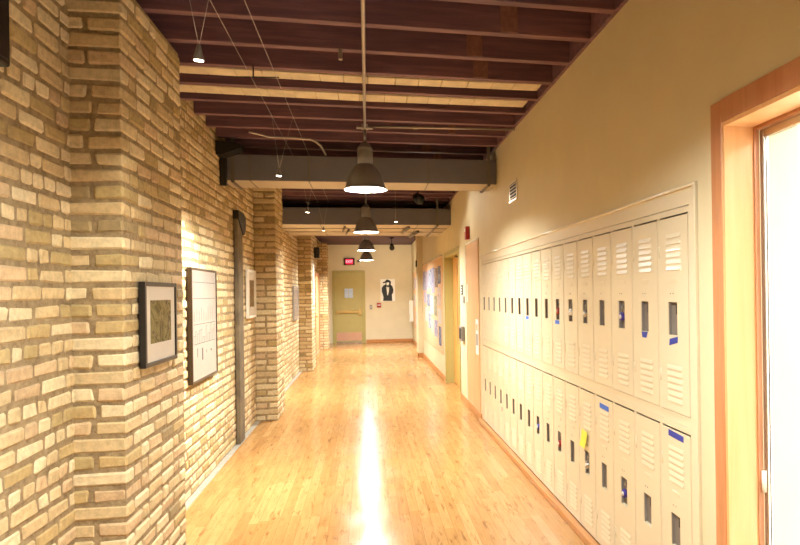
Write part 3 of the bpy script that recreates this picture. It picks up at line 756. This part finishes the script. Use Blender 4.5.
# pin boards and papers
pal = [['#9a9ac0', '#d9d4e2', '#8580ae', '#e4e0e8'], ['#3a2a26', '#8a6a52', '#d2b9a0', '#4c3a3a'], ['#8fa3c8', '#e8ebf2', '#5a6b94', '#f3f3f3'],
       ['#f2efe6', '#e8e4d8', '#c9c4b8'], ['#6d6a5a', '#b7b08a', '#e6e0c8'], ['#2a2e3e', '#7a86a6', '#e9e9ee'], ['#c96a5a', '#efe6da', '#d9b6a0'], ['#e6d9ea', '#c3b6d2', '#f6f2ee']]
pal = [['#'+''.join('%02x' % int(int(c[i:i+2], 16)*.84) for i in (1, 3, 5)) for c in p] for p in pal]
pmats = [print_mat(f'pinned_print_{i}', p, (9, 7, 9), i*3.1) for i, p in enumerate(pal)]
names = ['lilac', 'dark brown', 'blue and white', 'plain off-white', 'olive and cream', 'navy and white', 'red and cream', 'pale mauve']
b1 = thing('pin_board', (XR, 13.8, .45), 'long tan pin board on the wall beyond the recessed wooden door', 'pin board')
MB().cbox(XR-.014, XR-.001, 11.75, 15.9, .45, 2.215, .002).build('board', 'cork', b1)
MB().cbox(XR-.018, XR-.001, 11.72, 15.93, 2.215, 2.232, .002).build('top_rail', 'chrome', b1)
R = random.Random(11)
spots = [(15.2, 15.8, 1.62, 2.06, 0), (14.5, 15.15, 1.60, 2.04, 7), (13.75, 14.4, 1.66, 2.05, 2), (13.1, 13.7, 1.55, 2.06, 0), (12.5, 13.02, 1.66, 2.03, 1), (11.95, 12.44, 1.72, 2.05, 5),
         (14.9, 15.6, 1.32, 1.58, 7), (14.1, 14.75, 1.26, 1.54, 5), (13.3, 13.95, 1.12, 1.50, 3), (12.65, 13.2, 1.10, 1.50, 4), (12.0, 12.55, 1.32, 1.66, 6),
         (14.6, 15.3, .92, 1.24, 3), (13.9, 14.45, .80, 1.16, 2), (13.25, 13.8, .72, 1.02, 6), (12.6, 13.15, .70, 1.02, 0), (11.9, 12.5, .98, 1.26, 3), (11.95, 12.4, .58, .93, 5)]
ROW = {2: 'top', 1: 'middle', 0: 'bottom'}
for i, (a, b, c, d, p) in enumerate(spots):
    row = 'top' if d > 1.9 else 'middle' if d > 1.45 else 'bottom'
    o = MB().cbox(XR-.018, XR-.0145, a, b, c, d, .0005).build('pinned_sheet', pmats[p])
    rr = sorted([s for s in spots if (s[3] > 1.9, s[3] > 1.45) == (d > 1.9, d > 1.45)])
    tag(o, f'{names[p]} sheet on long board, {row} row, {ORD[rr.index((a,b,c,d,p))]} from right', 'poster', 'sheets on the long pin board')
b2 = thing('pin_board', (1.43, 18.9, .5), 'shorter tan pin board near the far right corner', 'pin board')
MB().cbox(1.416, 1.429, 17.3, 20.7, .5, 2.20, .002).build('board', 'cork', b2)
spots = [(19.8, 20.5, 1.66, 2.02, 6), (18.9, 19.6, 1.70, 2.0, 7), (17.9, 18.6, 1.6, 1.98, 4), (19.6, 20.3, 1.15, 1.52, 3), (18.7, 19.3, 1.1, 1.55, 5), (17.8, 18.4, 1.1, 1.5, 0), (18.9, 19.6, .6, 1.0, 2), (17.7, 18.4, .62, 1.0, 4)]
for i, (a, b, c, d, p) in enumerate(spots):
    row = 'top' if d > 1.9 else 'middle' if d > 1.4 else 'bottom'
    rr = sorted([s for s in spots if (s[3] > 1.9, s[3] > 1.4) == (d > 1.9, d > 1.4)])
    o = MB().cbox(1.412, 1.4155, a, b, c, d, .0005).build('pinned_sheet', pmats[p])
    tag(o, f'{names[p]} sheet on shorter board, {row} row, {ORD[rr.index((a,b,c,d,p))]} from right', 'poster', 'sheets on the shorter pin board')
t = thing('wall_dispenser', (1.43, 20.9, .62), 'white box on the right wall near the far corner', 'dispenser')
MB().cbox(1.31, 1.428, 20.78, 21.12, .66, 1.33, .01).build('body', 'whiteplastic', t); MB().cbox(1.305, 1.31, 20.8, 21.1, .9, 1.3, .002).build('cover', 'white', t)
tag(MB().cbox(1.19, 1.22, 16.3, 16.42, 2.2, 2.36, .004).build('wall_chime', 'black'), 'small dark box high on the far right pier', 'box')

# ------------------------------------------------------------------ far wall
YE = 21.4
mb = MB(); mb.cbox(-1.075, -.985, YE-.03, YE-.001, 0, 2.30, .003); mb.cbox(-.165, -.055, YE-.03, YE-.001, 0, 2.30, .003); mb.cbox(-.985, -.165, YE-.03, YE-.001, 2.215, 2.30, .003)
D = struct(mb.build('door_3', 'olive', loc=(-.56, YE, 0)))
lf = MB().cbox(-.983, -.167, YE-.018, YE-.001, .02, 2.213, .002).build('door_leaf', 'olivel', D)
mb = MB(); mb.cbox(-.95, -.24, YE-.075, YE-.045, .955, 1.03, .006); mb.cbox(-.97, -.90, YE-.08, YE-.018, .94, 1.04, .005); mb.cbox(-.27, -.18, YE-.085, YE-.018, .88, 1.09, .006)
mb.build('push_bar', 'brass', lf)
MB().cbox(-.96, -.18, YE-.022, YE-.018, .08, .34, .001).build('kick_plate', 'kick', lf)
MB().cbox(-.97, -.175, YE-.03, YE-.018, .0, .05, .002).build('door_sweep', 'chrome', lf)
M['bluepaper'] = print_mat('pale_blue_notice', ['#8fb0e0', '#d6e4f8', '#b2cdf0', '#e8f0fc'], (9, 9, 9), 6)
for x0, w in ((-.70, 'left'), (-.565, 'right')):
    t = tag(MB().cbox(x0, x0+.125, YE-.021, YE-.0185, 1.44, 1.73, .0005).build('door_notice', 'bluepaper'), f'pale blue notice on the far olive door, {w} of two', 'notice')
t = thing('exit_sign', (-.54, YE, 2.47), 'black exit sign with lit red face above the far door', 'exit sign')
MB().cbox(-.70, -.375, YE-.06, YE-.001, 2.475, 2.70, .005).build('housing', 'black', t)
MB().box(-.645, -.43, YE-.063, YE-.0605, 2.505, 2.66).build('lit_face', 'exitred', t)
M['exitink'] = emis('exit_letters', '#ffb0bc', 1.0)
text_mesh('letters', 'EXIT', .105, 'exitink', t, (-.5375, YE-.0645, 2.582), (math.pi/2, 0, 0))
t = thing('emergency_light', (-.24, YE, 2.54), 'tiny black and white fixture right of the exit sign', 'light fixture')
MB().cbox(-.29, -.19, YE-.05, YE-.001, 2.58, 2.62, .004).build('mount', 'black', t); MB().lathe([(.03, 2.53), (.045, 2.55), (.045, 2.578)], -.24, YE-.045, 16).build('lens_cap', 'whiteplastic', t)
# poster of a person in hat and dark jacket
t = thing('canvas_poster', (.65, YE, 1.3), 'white canvas picture of a person in dark hat and jacket on the far wall', 'poster')
MB().cbox(.425, .885, YE-.03, YE-.001, 1.305, 2.02, .003).build('canvas', 'white', t)
cx = .655; yq = YE-.032
def fig(poly, nm, mat, dy=0): MB().prism([(cx+u, 1.32+w) for u, w in poly], 'y', yq-.001-dy, yq+.0015).build(nm, mat, t)
fig([(-.15, .0), (-.14, .12), (-.16, .22), (-.19, .30), (-.185, .42), (-.14, .49), (-.06, .53), (.06, .53), (.14, .48), (.18, .38), (.175, .28), (.13, .2), (.135, .06), (.14, .0)], 'jacket_shape', 'black')
fig([(-.02, .2), (.0, .17), (.03, .28), (.055, .50), (-.055, .50), (-.03, .32)], 'shirt_shape', 'white', .001)
fig([(-.06, .5), (-.055, .45), (.04, .44), (.09, .50), (.105, .57), (.08, .62), (-.05, .62), (-.07, .56)], 'hair_shape', 'black', .001)
fig([(-.04, .53), (-.02, .5), (.02, .5), (.04, .53), (.045, .59), (-.04, .59)], 'face_shape', 'white', .002)
fig([(-.15, .60), (-.16, .57), (-.10, .575), (.06, .60), (.11, .585), (.10, .63), (.05, .665), (.0, .685), (-.06, .67), (-.075, .63)], 'hat_shape', 'black', .003)
fig([(-.2, .0), (-.215, .15), (-.19, .28), (-.165, .24), (-.155, .1), (-.165, .0)], 'sleeve_shape', 'whiteplastic', .001)
t = thing('wall_alarm_box', (.37, YE, 1.13), 'small red fire alarm pull box below the canvas picture', 'alarm')
MB().cbox(.305, .44, YE-.04, YE, 1.12, 1.26, .005).build('box', 'red', t); MB().cbox(.325, .42, YE-.046, YE-.04, 1.175, 1.205, .002).build('pull_bar', 'white', t)
t = thing('light_switch', (.12, YE, 1.07), 'grey light switch plate between far door and red alarm box', 'switch')
MB().cbox(.08, .16, YE-.01, YE-.001, 1.06, 1.20, .002).build('plate', 'grey', t); MB().cbox(.108, .132, YE-.016, YE-.01, 1.11, 1.15, .002).build('toggle', 'whiteplastic', t)

# ------------------------------------------------------------------ camera, world, view
cam = bpy.data.cameras.new('camera'); cam.sensor_width = 36; cam.lens = 660*36/800
th = math.atan(121/660)
co = bpy.data.objects.new('camera', cam); C.objects.link(co)
co.matrix_world = Matrix.Translation((0, 0, H)) @ Matrix.Rotation(-th, 4, 'Z') @ Matrix.Rotation(math.pi/2, 4, 'X') @ Matrix.Rotation(-.014, 4, 'Z')
cam.shift_x = -(487.988-400)/800; cam.shift_y = (292.306-272.5)/800
cam.clip_start = .02
bpy.context.scene.camera = co
w = bpy.data.worlds.new('world'); bpy.context.scene.world = w; w.use_nodes = True
w.node_tree.nodes['Background'].inputs[0].default_value = (.02, .018, .015, 1)
vs = bpy.context.scene.view_settings
vs.view_transform = 'Standard'; vs.look = 'None'; vs.gamma = 1; vs.use_curve_mapping = False; vs.exposure = 1.03
for o in C.objects:
    if '_w' in o: del o['_w']
